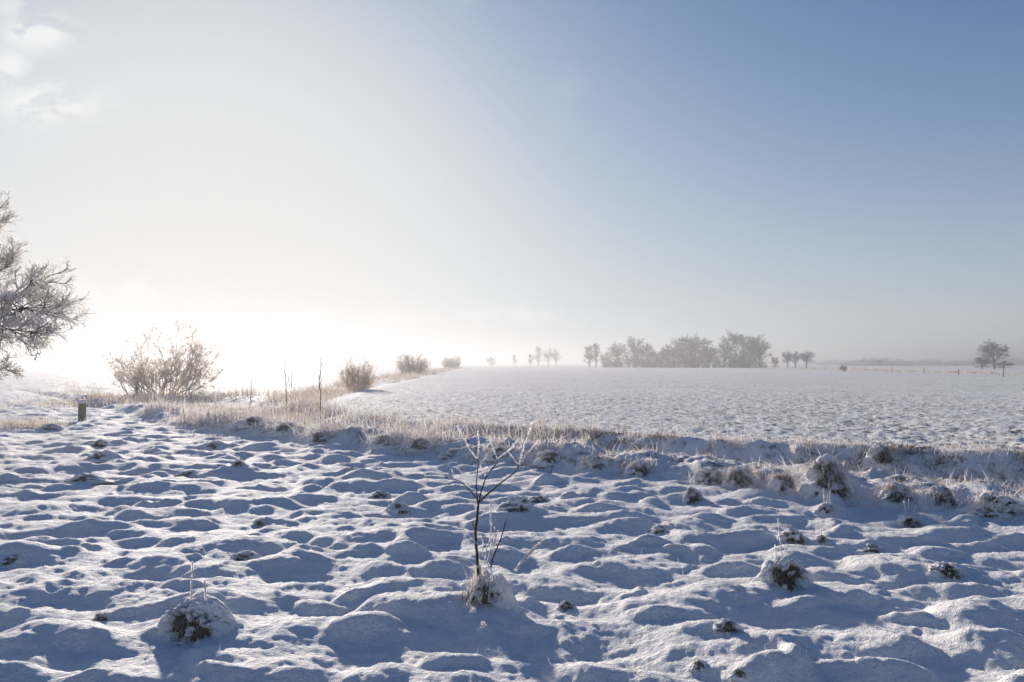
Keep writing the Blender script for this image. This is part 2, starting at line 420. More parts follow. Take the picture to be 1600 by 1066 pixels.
# ------------------------------------------------------------------ things on the pasture: places first, they shape the snow
# px, py (foot of the dark side), width px, height px, bare share, stalks, name, label
TUSS = [
 (303, 1000, 118, 74, .50, [(-.10, .28, 0.02), (.09, .16, .02)], 'snow_capped_tussock', 'snow capped tussock with two upright frosted stalks, bottom left foreground'),
 (1228, 912, 74, 52, .62, [(-.03, .34, -.10), (-.16, .13, -.1)], 'grass_tussock', 'green grass tussock with one tall frosted stalk, right foreground snow'),
 (1240, 846, 52, 34, .62, [], 'grass_tussock', 'dark grass tussock under drooping snow, just behind the tall-stalked tussock'),
 (1480, 898, 66, 30, .60, [], 'grass_tussock', 'wide dark grass patch under a snow ledge at the right edge'),
 (1138, 986, 50, 32, .50, [], 'grass_tussock', 'small dark grass hollow under a snow lip, bottom right foreground'),
 (1083, 784, 42, 40, .60, [(-.05, .26, -.2), (.06, .1, .1)], 'grass_tussock', 'small frosted tussock with slanting stalk at the foot of the ditch bank'),
 (1422, 822, 44, 36, .40, [(-.1, .18, -.15), (.02, .2, .02), (.16, .12, .5), (-.02, .12, -.3)], 'grass_tussock', 'spiky frosted tussock with four stalks before the right end of the bank'),
 (622, 797, 48, 24, .42, [], 'snow_capped_tussock', 'round snow cushion with dark underside, left of the bare sapling'),
 (806, 797, 62, 30, .45, [], 'snow_capped_tussock', 'snow hummock with matted grass, right behind the bare sapling'),
 (886, 953, 30, 18, .55, [], 'grass_tussock', 'tiny green grass spot in snow, right of the sapling foot'),
 (155, 698, 34, 20, .70, [], 'grass_tussock', 'brown pointed tussock in snow below the short stump post'),
 (160, 714, 52, 18, .25, [(.0, .1, .1), (.1, .12, .2)], 'snow_capped_tussock', 'low frosted snow hump just in front of the brown pointed tussock'),
 (160, 970, 38, 16, .45, [], 'grass_tussock', 'dark slit of grass under snow ridge, lower left corner'),
 (22, 876, 56, 22, .42, [], 'grass_tussock', 'dark grass gap under snow at the far left edge'),
 (380, 876, 60, 20, .38, [], 'grass_tussock', 'long dark grass slit under a snow crest, left of centre'),
 (1032, 832, 32, 18, .5, [], 'grass_tussock', 'small dark tuft showing through snow, left of the dark drooping tussock'),
 (1284, 846, 24, 16, .55, [(.0, .10, .1)], 'grass_tussock', 'little tuft with short stalk right of the dark drooping tussock'),
 (595, 776, 40, 14, .5, [], 'grass_tussock', 'thin dark grass gap above the round snow cushion'),
 (842, 783, 40, 14, .5, [], 'grass_tussock', 'flat dark grass gap right of the matted hummock'),
 (130, 750, 60, 16, .5, [], 'grass_tussock', 'long dark grass streak across snow, left middle ground'),
 (290, 743, 44, 14, .45, [], 'grass_tussock', 'narrow dark grass gap in snow, left of the centre'),
 (372, 728, 28, 16, .55, [(.0, .10, .1)], 'grass_tussock', 'small rough tuft in snow below the tall reed bed'),
 (335, 695, 34, 18, .45, [], 'grass_tussock', 'brown sided snow bump close below the reed bed'),
 (408, 818, 36, 16, .45, [], 'grass_tussock', 'single dark tuft between snow ridges, left middle ground'),
 (1292, 800, 34, 22, .35, [(-.08, .24, -.05), (.05, .16, .1), (.22, .2, -.02)], 'frosted_tuft', 'thin frosted stalks in snow below the large hanging tussock'),
 (1365, 860, 46, 16, .45, [], 'grass_tussock', 'low dark grass patch between two snow swells at the right'),
 (1095, 1044, 34, 14, .45, [], 'grass_tussock', 'faint dark tuft at the bottom edge, right of centre'),
 (1155, 1056, 30, 14, .4, [], 'grass_tussock', 'brown tuft touching the bottom edge, right of centre'),
 (75, 672, 44, 16, .5, [], 'grass_tussock', 'brown snow topped tuft beside the straw grass patch at the left'),
 (700, 716, 40, 16, .5, [], 'grass_tussock', 'brown tuft at the bank foot, above and left of the sapling'),
]
# the hanging tussocks along the ditch bank
BANK = [
 (1298, 776, 78, 60, .62, 'hanging_tussock', 'largest hanging tussock on the bank with dark grass skirt'),
 (1382, 722, 56, 36, .70, 'hanging_tussock', 'dark brown tussock on the bank behind the largest hanging one'),
 (1560, 806, 110, 42, .25, 'hanging_tussock', 'broad snow matted grass clump at the right end of the bank'),
 (1112, 758, 60, 34, .24, 'hanging_tussock', 'snowy tussock on the bank right of the slanting stalk'),
 (1155, 762, 56, 44, .26, 'hanging_tussock', 'tall snow draped tussock on the bank, left of the largest one'),
 (1225, 768, 52, 34, .24, 'hanging_tussock', 'low tussock directly left of the largest hanging one'),
 (1405, 782, 70, 34, .22, 'hanging_tussock', 'snow buried tussock right of the largest hanging one'),
 (1475, 790, 70, 36, .22, 'hanging_tussock', 'snow buried tussock near the broad clump at the right'),
 (1000, 742, 56, 26, .26, 'hanging_tussock', 'snowy bank tussock above the small slanting stalk'),
 (930, 733, 58, 26, .24, 'hanging_tussock', 'bank tussock with dark streaks, right of the sapling top'),
 (655, 702, 44, 20, .42, 'hanging_tussock', 'brown faced tussock on the bank left of the sapling top'),
 (600, 696, 46, 20, .38, 'hanging_tussock', 'bank tussock with brown flank, third from the reed bed'),
 (500, 690, 48, 20, .38, 'hanging_tussock', 'bank tussock with brown flank, second from the reed bed'),
 (445, 676, 50, 20, .45, 'hanging_tussock', 'dark straw tussock at the lower edge of the reed bed'),
 (395, 664, 40, 16, .42, 'hanging_tussock', 'small straw tussock inside the front of the reed bed'),
 (860, 722, 50, 22, .24, 'hanging_tussock', 'bank tussock just right of the sapling branches'),
 (780, 716, 50, 20, .25, 'hanging_tussock', 'bank tussock right behind the sapling branches'),
]
SAP_Y = 5.5
places = []
for t in TUSS:
    p = drop(t[0], t[1]); s = p.y / F
    big = t[2] > 70
    places.append((p, t[2] * s / 2 * (.95 if big else .82), t[3] * s * (.85 if big else .66)))
bplaces = []
for t in BANK:
    p = drop(t[0], t[1]); s = p.y / F
    k = 1.0 if t[0] == 1298 else .82
    bplaces.append((p, t[2] * s / 2 * k, t[3] * s * k))
sap = on_plane(752, 935, SAP_Y); sap.z = 0
mm = []
for (p, rx, hz) in places:
    mm.append((p.x + .1 * rx, p.y + rx * .7, rx * 1.15, hz * .30))
mm += [(sap.x + .15, sap.y + .1, .2, .03), (sap.x - .2, sap.y + .08, .22, .04), (sap.x, sap.y - .28, .34, -.03)]
MOUNDS += mm

# ------------------------------------------------------------------ the ground: one sheet to the horizon, finer towards the middle
def build_ground():
    rr = [0.6]
    while rr[-1] < 2.4: rr.append(rr[-1] * 1.03)
    while rr[-1] < 9: rr.append(rr[-1] * 1.004)
    while rr[-1] < 42: rr.append(rr[-1] * 1.0056)
    while rr[-1] < 220: rr.append(rr[-1] * 1.009)
    while rr[-1] < 9000: rr.append(rr[-1] * 1.06)
    rr = np.array(rr)
    th = np.concatenate([np.arange(-180, -44, 3.0), np.arange(-44, 44.01, 0.145), np.arange(46.5, 179, 3.0)])
    th = np.radians(th)
    A, B = np.meshgrid(rr, th, indexing='ij')
    X, Y = A * np.sin(B), A * np.cos(B)
    x, y = X.ravel(), Y.ravel()
    z = height(x, y)
    far = sstep(300, 900, np.hypot(x, y)); z = z * (1 - far)
    nr, nt = len(rr), len(th)
    i = np.arange(nr - 1)[:, None] * nt; j = np.arange(nt)[None, :]; j2 = (j + 1) % nt
    Fc = np.stack([i + j, i + nt + j, i + nt + j2, i + j2], axis=2).reshape(-1, 4)
    V = np.stack([x, y, z], axis=1)
    ci = len(V); V = np.vstack([V, [[0, 0, z[:nt].mean()]]])
    # close the middle with quads that end in one point
    jj = np.arange(0, nt - 1, 2)
    cap = np.stack([np.full_like(jj, ci), jj, jj + 1, (jj + 2) % nt], axis=1)
    o = mesh_from('snowy_ground', V, np.concatenate([Fc[:, ::-1], cap[:, ::-1]]), M_GROUND)
    u, v, foot, edge = zones(x, y)
    crop = sstep(-.2, .4, u - edge) * sstep(0, .8, x - field_left(y))
    other = sstep(30, 60, y) * (x < field_left(y) - 5) * .35
    bank = sstep(0.05, .3, u - foot) * sstep(-.1, .3, edge - u) * .9
    strip = sstep(0, 1, field_left(y) - x) * sstep(7, 4, field_left(y) - x) * (y > 24)
    for off in (-.95, .95):
        d = x - (11.0 + off + (y - 29) * .05 + .6 * np.sin(y * .035)); crop = crop * (1 + .7 * np.exp(-(d / .3) ** 2))
    for nm, arr in (('crop', np.maximum(crop, other)), ('bank', np.maximum(bank, strip * .8))):
        at = o.data.attributes.new(nm, 'FLOAT', 'POINT')
        at.data.foreach_set('value', np.append(arr, 0).astype(np.float32))
    tag(o, 'snow covered pasture, ditch and field reaching the horizon', kind='structure')
build_ground()

# ------------------------------------------------------------------ tussocks
def dome(rx, ry, hz, seed, res=(26, 44), flare=0.0):
    a = np.linspace(-.22, math.pi / 2, res[0]); b = np.linspace(0, 2 * math.pi, res[1], endpoint=False)
    A, B = np.meshgrid(a, b, indexing='ij')
    dx, dy, dz = np.cos(A) * np.cos(B), np.cos(A) * np.sin(B), np.sin(A)
    n = fbm(dx * 1.6 + seed * 3.7 + 2 * dz, dy * 1.6 + dz * 1.1, seed, 3)
    n = n + .30 * fbm(dx * 4.4 + seed, dy * 4.4 + 3.1 * dz, seed + 5, 3)
    k = (1 + .42 * n) * (1 + flare * np.clip(1 - dz, 0, 1.2) ** 3)
    P = np.stack([dx * rx * k, dy * ry * k, np.sign(dz) * np.abs(dz) ** .85 * hz * (1 + .34 * n)], axis=2)
    D = np.stack([dx, dy, dz], axis=2)
    na, nb = A.shape
    i = np.arange(na - 1)[:, None] * nb; j = np.arange(nb)[None, :]
    Fc = np.stack([i + j, i + (j + 1) % nb, i + nb + (j + 1) % nb, i + nb + j], axis=2).reshape(-1, 4)
    return P, D, Fc
def snow_cover(P, D, bare, thick, seed, open_dir=-math.pi / 2):
    """how far the snow lies outside the turf; below nought where the grass is bare"""
    dx, dy, dz = D[..., 0], D[..., 1], D[..., 2]
    el = .42
    face = dx * math.cos(open_dir) * math.cos(el) + dy * math.sin(open_dir) * math.cos(el) + dz * math.sin(el)
    n = fbm(dx * 2.6 + seed * 1.3, dy * 2.6 + dz * 3.4, seed + 90, 4, .6)
    m = sstep(-.08, .12, face + .85 * n - math.cos(.10 + bare * .92))
    m = m * sstep(.0, .12, dz)
    return thick * (1 - m) - thick * .9 * m
def frosted_stalk(parent, base, h, lean, r=.0048, nm='stalk'):
    S = Segs(); rn = random.Random(hash((round(h, 3), round(lean, 3))) & 0xffff)
    n = max(5, int(h / .018)); p = Vector(base)
    hd = rn.uniform(-.6, .6)
    for i in range(n):
        q = p + Vector((lean * h / n * math.cos(hd) + rn.gauss(0, .0012), lean * h / n * math.sin(hd) + rn.gauss(0, .0012), h / n))
        S.add(p, q, r * rn.uniform(.8, 1.25), r * rn.uniform(.8, 1.2)); p = q
    o = S.build(nm, M_FROST, parent, 5); S.fringe('rime', M_CRYSTAL, o, r * 1.4, np.random.default_rng(int(h * 1000)))
    return o
def tussock(name, p, rx, hz, bare, label, group, seed, stalks=(), hang=False):
    rng = np.random.default_rng(seed)
    root = empty(name, (p.x, p.y + rx * .35, p.z - hz * .10), label, 'tussock', group)
    ry = rx * (.8 if not hang else .75)
    P, D, Fc = dome(rx * .72, ry * .72, hz * .80, seed, (40, 72), flare=.35 if hang else .6)
    if not hang: P[..., 2] -= hz * .10
    mesh_from('turf', P.reshape(-1, 3), Fc, M_TURF, root)
    th = np.minimum(rx, hz) * (.22 if not hang else .18)
    t = snow_cover(P, D, bare, th, seed)
    S = P + D * t[..., None]
    mesh_from('snow_cap', S.reshape(-1, 3), Fc, M_SNOW, root)
    # blades hanging down the bare side, some dark, some white with frost
    Pf, Tf, Df = P.reshape(-1, 3), t.ravel(), D.reshape(-1, 3)
    bare_i = np.nonzero((Tf < th * .3) & (Df[:, 2] > -.05))[0]
    if len(bare_i):
        for nm, mat, cnt, wd in (('grass_blades', M_GREEN, 150 if not hang else 200, .0055), ('frosted_blades', M_GRASS, 70 if not hang else 150, .006)):
            k = rng.choice(bare_i, cnt)
            b = Pf[k] + rng.normal(0, .006, (cnt, 3)); b[:, 2] += .005
            hd = np.arctan2(Df[k, 1], Df[k, 0]) + rng.normal(0, .45, cnt)
            ln = hz * rng.uniform(.16, .45, cnt); sc_ = max(1.0, p.y / 9)
            V, Q = ribbon(b, hd, rng.uniform(.35, 1.2, cnt), ln, rng.uniform(.5, 1.5, cnt), np.full(cnt, wd * sc_) * rng.uniform(.7, 1.4, cnt), 3)
            mesh_from(nm, V, Q, mat, root, smooth=False)
    if hang:      # long blades that spring from the crown and fall over the side
        cnt = 330
        b = np.stack([rng.normal(0, rx * .4, cnt), rng.normal(0, ry * .3, cnt), hz * rng.uniform(.55, .85, cnt)], axis=1)
        hd = rng.uniform(0, 2 * math.pi, cnt)
        V, Q = ribbon(b, hd, rng.uniform(.3, 1.0, cnt), hz * rng.uniform(.4, 1.0, cnt), rng.uniform(.5, 1.5, cnt), rng.uniform(.007, .012, cnt) * max(1, p.y / 12), 4)
        mesh_from('crown_blades', V, Q, M_GRASS, root, smooth=False)
    for (ox, h, ln) in stalks:
        frosted_stalk(root, (ox * rx * 2, -.08 * ry, hz * .80), h * (hz / .30) ** .3, ln)
    return root
for i, (t, (p, rx, hz)) in enumerate(zip(TUSS, places)):
    q = Vector((p.x, p.y, zat(p.x, p.y - rx * .3)))
    tussock(t[6], q, rx, hz, t[4], t[7], 'tussocks in the snowy pasture', 200 + i, t[5])
for i, (t, (p, rx, hz)) in enumerate(zip(BANK, bplaces)):
    tussock(t[5], p, rx, hz, t[4], t[6], 'tussocks along the ditch bank', 400 + i, (), True)

# ------------------------------------------------------------------ the bare sapling
def crop5(x, y): return (600 + x / 3.134, 640 + y / 3.134)
def build_sapling():
    root = empty('bare_sapling', (sap.x, sap.y, zat(sap.x, sap.y)), 'bare dark stemmed sapling with ice coated twigs in the foreground', 'sapling')
    o = root.location
    rn = random.Random(3)
    def pts(lst, y0=0.0, y1=0.0):
        r = []
        for k, (a, b) in enumerate(lst):
            f = k / max(1, len(lst) - 1)
            px, py = crop5(a, b); r.append(on_plane(px, py, SAP_Y + y0 + (y1 - y0) * f) - o)
        return r
    def fine(P, n, j):
        out = [P[0]]
        for a, b in zip(P, P[1:]):
            for i in range(1, n + 1):
                q = a.lerp(b, i / n)
                if i < n: q = q + Vector((rn.gauss(0, j), rn.gauss(0, j), rn.gauss(0, j)))
                out.append(q)
        return out
    S = Segs(); S.poly(fine(pts([(468, 900), (464, 840), (460, 780), (455, 700), (448, 600), (458, 520), (462, 455)]), 3, .0012), .0115, .0075)
    stem = S.build('stem', M_SAP, root, 7)
    S = Segs(); S.poly(pts([(450, 600), (430, 550)]), .004, .003); S.build('spur', M_SAP, stem, 5)
    def ice(P, par, r=.0062):
        S = Segs(); Q = fine(P, 14, .0010)
        for i in range(len(Q) - 1):
            f = 1 - .35 * i / len(Q)
            S.add(Q[i], Q[i + 1], r * f * rn.uniform(.4, .6), r * f * rn.uniform(.4, .6))
        S.fringe('rime', M_CRYSTAL, par, r * .95, np.random.default_rng(int(r * 1e5) + len(Q)))
        o_ = S.build('ice_coat', M_FROST, par, 6)
        return o_
    B = [
     ([(462, 458), (500, 420), (560, 370), (640, 310), (660, 270)], 0, -.14, .0066, [([(660, 270), (700, 215), (760, 150)], -.14, -.22), ([(660, 270), (685, 180), (727, 65)], -.14, -.08), ([(655, 268), (605, 200)], -.14, -.05)]),
     ([(463, 455), (480, 390), (500, 330), (545, 270), (555, 240)], 0, .15, .0056, [([(555, 240), (530, 180), (520, 130)], .15, .2), ([(555, 240), (605, 205), (660, 145)], .15, .28), ([(600, 208), (640, 180)], .2, .2), ([(500, 325), (470, 275)], .1, .05)]),
     ([(460, 450), (452, 380), (455, 330), (460, 240)], 0, .05, .0050, [([(460, 240), (465, 170), (460, 105)], .05, .08), ([(456, 240), (420, 195), (385, 128)], .05, -.1), ([(392, 140), (358, 80)], -.1, -.12)]),
     ([(458, 445), (420, 390), (370, 350), (300, 330)], 0, -.18, .0038, [([(300, 330), (250, 322), (200, 325)], -.18, -.26), ([(440, 412), (410, 370), (350, 325)], -.03, .1), ([(340, 320), (330, 290)], .1, .1)]),
    ]
    for (P, a, b, r, tips) in B:
        S = Segs(); S.poly(fine(pts(P, a, b), 4, .0012), r, r * .62)
        br = S.build('branch', M_SAP, root, 6)
        for (T, c, d) in tips: ice(pts(T, c, d), br, .0055 if r > .004 else .0036)
        if r < .004 or r > .0052: pass
        S = Segs(); Q = fine(pts(P, a, b), 6, .002)     # frost clinging to the upper side of the branch
        for q0, q1 in zip(Q[len(Q) // 3:], Q[len(Q) // 3 + 1:]):
            up = Vector((0, .001, r * .55)); S.add(q0 + up, q1 + up, r * rn.uniform(.3, .62), r * rn.uniform(.3, .62))
        S.build('rime', M_FROST, br, 5)
    # grass clump at its foot, a thing of its own
    g = empty('frozen_grass_clump', (sap.x, sap.y + .02, zat(sap.x, sap.y)), 'frozen grass clump heaped with snow at the foot of the sapling', 'tussock')
    og = g.location
    P, D, Fc = dome(.065, .065, .155, 77, (40, 72), .6); P = P + np.array([.03, .05, 0])
    mesh_from('turf', P.reshape(-1, 3), Fc, M_TURF, g)
    t = snow_cover(P, D, .13, .05, 77, R(-105))
    mesh_from('snow_cap', (P + D * t[..., None]).reshape(-1, 3), Fc, M_SNOW, g)
    P, D, Fc = dome(.09, .085, .18, 78, (40, 72), .6); P = P + np.array([.105, .05, -.01]) 
    mesh_from('snow_heap', P.reshape(-1, 3), Fc, M_SNOW, g)
    def gp(lst, y0=-.06, y1=-.06):
        return [q + o - og for q in pts(lst, y0, y1)]
    S = Segs(); S.poly(fine(gp([(520, 780), (540, 710), (570, 640), (600, 535)], -.03, -.1), 3, .001), .0062, .0035); S.build('dry_stem', M_SAP, g, 5)
    for (lst, r) in (([(515, 720), (525, 570), (522, 462)], .0052), ([(640, 790), (700, 715), (745, 665)], .0065), ([(650, 780), (730, 690), (793, 615)], .0055),
                     ([(500, 740), (530, 800), (518, 880), (512, 945)], .0055), ([(476, 790), (445, 880), (405, 965)], .005), ([(480, 720), (486, 660), (478, 615)], .0048),
                     ([(505, 740), (540, 640), (560, 590)], .004), ([(535, 700), (545, 630), (540, 575)], .004), ([(460, 660), (425, 625), (385, 585)], .003),
                     ([(470, 780), (420, 740), (370, 730)], .0022), ([(490, 760), (500, 690), (520, 640)], .004), ([(470, 760), (478, 830), (480, 880)], .005)):
        S = Segs(); Q = fine(gp(lst, -.04, -.13 if lst[-1][1] > 900 else -.03), 6, .0015)
        for a, b in zip(Q, Q[1:]): S.add(a, b, r * rn.uniform(.75, 1.25), r * rn.uniform(.7, 1.2))
        st_ = S.build('frosted_stalk', M_FROST, g, 5); S.fringe('rime', M_CRYSTAL, st_, r * 1.15, np.random.default_rng(len(Q) + int(r * 1e5)))
    rng = np.random.default_rng(9); n = 130
    b = np.stack([rng.normal(-.01, .045, n), rng.normal(.0, .04, n), rng.uniform(.05, .2, n)], axis=1)
    V, Q = ribbon(b, rng.uniform(0, 6.3, n), rng.uniform(.1, .8, n), rng.uniform(.1, .24, n), rng.uniform(.1, 1.0, n), rng.uniform(.003, .006, n), 3)
    mesh_from('frosted_blades', V, Q, M_GRASS, g, smooth=False)
    V, Q = ribbon(b[:60] * np.array([1.3, 1.0, .6]) + np.array([0, -.05, 0]), rng.uniform(3.6, 5.8, 60), rng.uniform(.4, 1.0, 60), rng.uniform(.08, .16, 60), rng.uniform(.6, 1.4, 60), rng.uniform(.003, .006, 60), 3)
    mesh_from('grass_blades', V, Q, M_GREEN, g, smooth=False)
build_sapling()

# ------------------------------------------------------------------ long grass and reeds: masses nobody could count
def scatter_grass(name, label, n, pick, hmin, hmax, mat, width, seed, droop=(.1, .9), tilt=(.0, .6), clump=True):
    rng = np.random.default_rng(seed)
    x, y, dens = pick(rng, n)
    m = rng.random(len(x)) < dens; x, y = x[m], y[m]
    z = height(x, y); r = np.hypot(x, y); k = len(x)
    hh = rng.uniform(hmin, hmax, k) * (.55 + .9 * np.clip(fbm(x * .8, y * .8, seed, 3) + .5, 0, 1))
    V, Q = ribbon(np.stack([x, y, z - .02], axis=1), rng.uniform(0, 6.28, k), rng.uniform(*tilt, k), hh, rng.uniform(*droop, k), width * np.maximum(1, r / 16) * rng.uniform(.6, 1.4, k), 4 if hmax > .3 else 3, twist=rng.uniform(0, 6.28, k))
    o = mesh_from(name, V, Q, mat, smooth=False)
    return tag(o, label, kind='stuff')
def in_ditch(vlo, vhi, wlo, whi, thr=.0, frq=1.1, gain=4):
    def f(rng, n):
        v = rng.uniform(vlo, vhi, n); foot = np.interp(v, FU, FW); edge = np.interp(v, EU, EW)
        a = rng.uniform(0, 1, n); u = foot + wlo + (edge + whi - foot - wlo) * a
        x, y = (u - v) * .70710678, (u + v) * .70710678
        return x, y, np.clip((fbm(x * frq, y * frq, 301, 3) + .12 - thr) * gain, 0, 1)
    return f
scatter_grass('bank_grass', 'frosted dry grass along the ditch bank', 30000, in_ditch(-1, 13, .35, .35, -.02), .10, .36, M_GRASS, .011, 21, (.2, 1.3), (.1, .9))
def bank_face(rng, n):
    v = rng.uniform(-1, 16, n); u = np.interp(v, FU, FW) + rng.uniform(.0, 1.3, n)
    x, y = (u - v) * .70710678, (u + v) * .70710678
    return x, y, np.clip((fbm(x * 1.6, y * 1.6, 371, 3) - .02) * 6, 0, 1)
scatter_grass('bank_turf', 'dark dead grass showing on the face of the ditch bank', 14000, bank_face, .06, .22, M_DARK, .011, 31, (.8, 1.7), (.5, 1.3))
scatter_grass('bank_fringe', 'snowy bent grass hanging over the face of the ditch bank', 12000, bank_face, .10, .34, M_GRASS, .012, 32, (.8, 1.7), (.4, 1.3))
def far_face(rng, n):
    v = rng.uniform(-1, 15, n); u = np.interp(v, EU, EW) - rng.uniform(-.1, 1.0, n)
    x, y = (u - v) * .70710678, (u + v) * .70710678
    return x, y, np.clip((fbm(x * 1.2, y * 1.2, 381, 3) + .08) * 6, 0, 1)
scatter_grass('lip_turf', 'dark dead grass on the far face of the ditch below the field', 12000, far_face, .10, .30, M_DARK, .012, 33, (.4, 1.4), (.2, 1.0))
scatter_grass('edge_grass', 'straw grass standing on the far lip of the ditch', 9000, lambda rng, n: (lambda v, e: ((e - v) * .7071, (e + v) * .7071, np.clip((fbm(v * 1.3, e * .4, 311, 3) - .02) * 6, 0, 1)))(*(lambda v: (v, np.interp(v, EU, EW) - np.abs(rng.normal(0, .7, n)) + .15))(rng.uniform(0, 17, n))), .12, .50, M_GRASS, .011, 22, (.1, 1.2), (.05, .9))
scatter_grass('reed_bed', 'tall frosted reeds and grass filling the ditch at the left', 34000, in_ditch(11.5, 27, .25, .2, -.02, .9, 5),   .22, .80, M_GRASS, .012, 23, (.1, 1.3), (.05, .95))
scatter_grass('reed_stalks', 'tall single reed stalks standing above the grass in the ditch', 700, in_ditch(9, 27, .4, .3, -.3, .7, 3), .45, .95, M_STRAW, .009, 34, (.0, .25), (.0, .3))
def verge(rng, n):
    y = 24 + (340 - 24) * rng.random(n) ** 2.2; w = 1.5 + 4.5 * np.clip(y / 120, 0, 1)
    x = field_left(y) - .2 - w * rng.random(n)
    return x, y, np.clip((fbm(x * .5, y * .25, 331, 3) + .25) * 3, 0, 1)
scatter_grass('verge_grass', 'pale dry grass along the left edge of the field', 16000, verge, .3, .75, M_STRAW, .011, 24, (.1, .7), (.05, .6))
def patch(cx, cy, sx_, sy_):
    def f(rng, n):
        x = rng.normal(cx, sx_, n); y = rng.normal(cy, sy_, n)
        return x, y, np.clip((fbm(x * 1.2, y * 1.2, 341, 3) + .35) * 2, 0, 1)
    return f
pl = ground_px(25, 664)
scatter_grass('straw_grass', 'straw coloured grass patch at the left edge before the stump post', 2600, patch(pl.x - .6, pl.y, 1.0, .5), .2, .5, M_STRAW, .008, 25, (.1, .6), (.0, .5))
pl = ground_px(175, 631)
scatter_grass('dry_grass', 'dry grass fringe behind the stump post by the shrub', 3600, patch(pl.x, pl.y + 1, 1.9, 1.6), .2, .55, M_STRAW, .009, 26, (.1, .6), (.0, .5))
pl = ground_px(250, 617)
scatter_grass('shrub_grass', 'dry grass growing round the foot of the large shrub', 4200, patch(pl.x + .6, pl.y, 2.4, 1.4), .25, .7, M_STRAW, .009, 27, (.1, .6), (.0, .5))
def margin(rng, n):
    t = rng.random(n) ** 1.4; x = 76 + (90 - 76) * t; y = 104 + (245 - 104) * t
    x = x + rng.normal(0, 1.3, n); y = y + rng.normal(0, 1.3, n)
    return x, y, np.clip((fbm(x * .2, y * .2, 351, 3) + .2) * 3, 0, 1)
scatter_grass('margin_grass', 'brown grass strip along the far right field margin', 6500, margin, .25, .7, M_STRAW, .012, 28, (.1, .7), (.05, .6))
scatter_grass('pasture_stubble', 'single frosted grass tips poking out of the pasture snow', 900, lambda rng, n: (lambda a, r: (r * np.sin(a), r * np.cos(a), np.clip((7 + 10 * fbm(r * np.sin(a) * .8, r * np.cos(a) * .8, 361, 2)) / 9, 0, 1) * (uv(r * np.sin(a), r * np.cos(a))[0] < 8.6)))(rng.uniform(-.72, .72, n), 3.6 + 22 * rng.random(n) ** 1.3), .03, .10, M_GRASS, .004, 29, (.0, .8), (.0, .8))

# ------------------------------------------------------------------ posts
def post(name, base, h, r, label, group, snow=True, sides=10, lean=(0, 0)):
    root = empty(name, base, label, 'post', group)
    rn = random.Random(int(base[0] * 100)); S = []
    n = 7
    V, Q = [], []
    for i in range(n + 1):
        f = i / n
        for k in range(sides):
            a = 2 * math.pi * k / sides; q = r * (1 + .09 * math.sin(a * 3 + 1.3 * f + base[0]) + rn.uniform(-.03, .03)) * (1.06 - .1 * f)
            V.append((math.cos(a) * q + lean[0] * f * h, math.sin(a) * q + lean[1] * f * h, -.15 + (h + .15) * f))
    for i in range(n):
        for k in range(sides):
            Q.append((i * sides + k, i * sides + (k + 1) % sides, (i + 1) * sides + (k + 1) % sides, (i + 1) * sides + k))
    mesh_from('shaft', V, Q, M_WOOD, root)
    P, D, Fc = dome(r * 1.12, r * 1.12, r * .75 if snow else r * .35, int(base[1] * 7) % 50, (10, 20))
    P = P + np.array([lean[0] * h, lean[1] * h, h - .01])
    mesh_from('snow_cap', P.reshape(-1, 3), Fc, M_SNOW, root)
    return root
b = drop(128, 657)
post('stump_post', (b.x, b.y, b.z - .02), 29 * b.y / F, 5.8 * b.y / F, 'short thick wooden stump post with snow cap in the left middle ground', None)
b = drop(214, 616); gate_post_y = b.y
gp_ = post('gate_post', (b.x, b.y, b.z), 27 * b.y / F, .085, 'old wooden gate post with diagonal brace before the large shrub', None)
S = Segs(); s_ = b.y / F
S.poly([(0.0, .02, 23 * s_), (14 * s_, .05, 12 * s_), (28 * s_, .1, 1 * s_)], .05, .045); S.build('brace', M_WOOD, gp_, 6)
S = Segs(); S.poly([(0.0, .03, 13 * s_), (10 * s_, .06, 7 * s_), (20 * s_, .1, .5 * s_)], .035, .035); S.build('rail', M_WOOD, gp_, 6)
FP = [(1258, 575.5), (1290, 577), (1335, 578.5), (1352, 579.5), (1393, 582), (1443, 583.5), (1497, 586), (1567, 589)]
words = ['first', 'second', 'third', 'fourth', 'fifth', 'sixth', 'seventh', 'eighth']
for i, (px, py) in enumerate(FP):
    d = CAM_H * F / (py - 569); x = (px - 800) / F * d
    post('fence_post', (x, d, 0), .85 + .1 * (i % 3), .06, '%s thin fence post from the left along the far right field margin' % words[i], 'fence posts on the far field margin', False, 6)

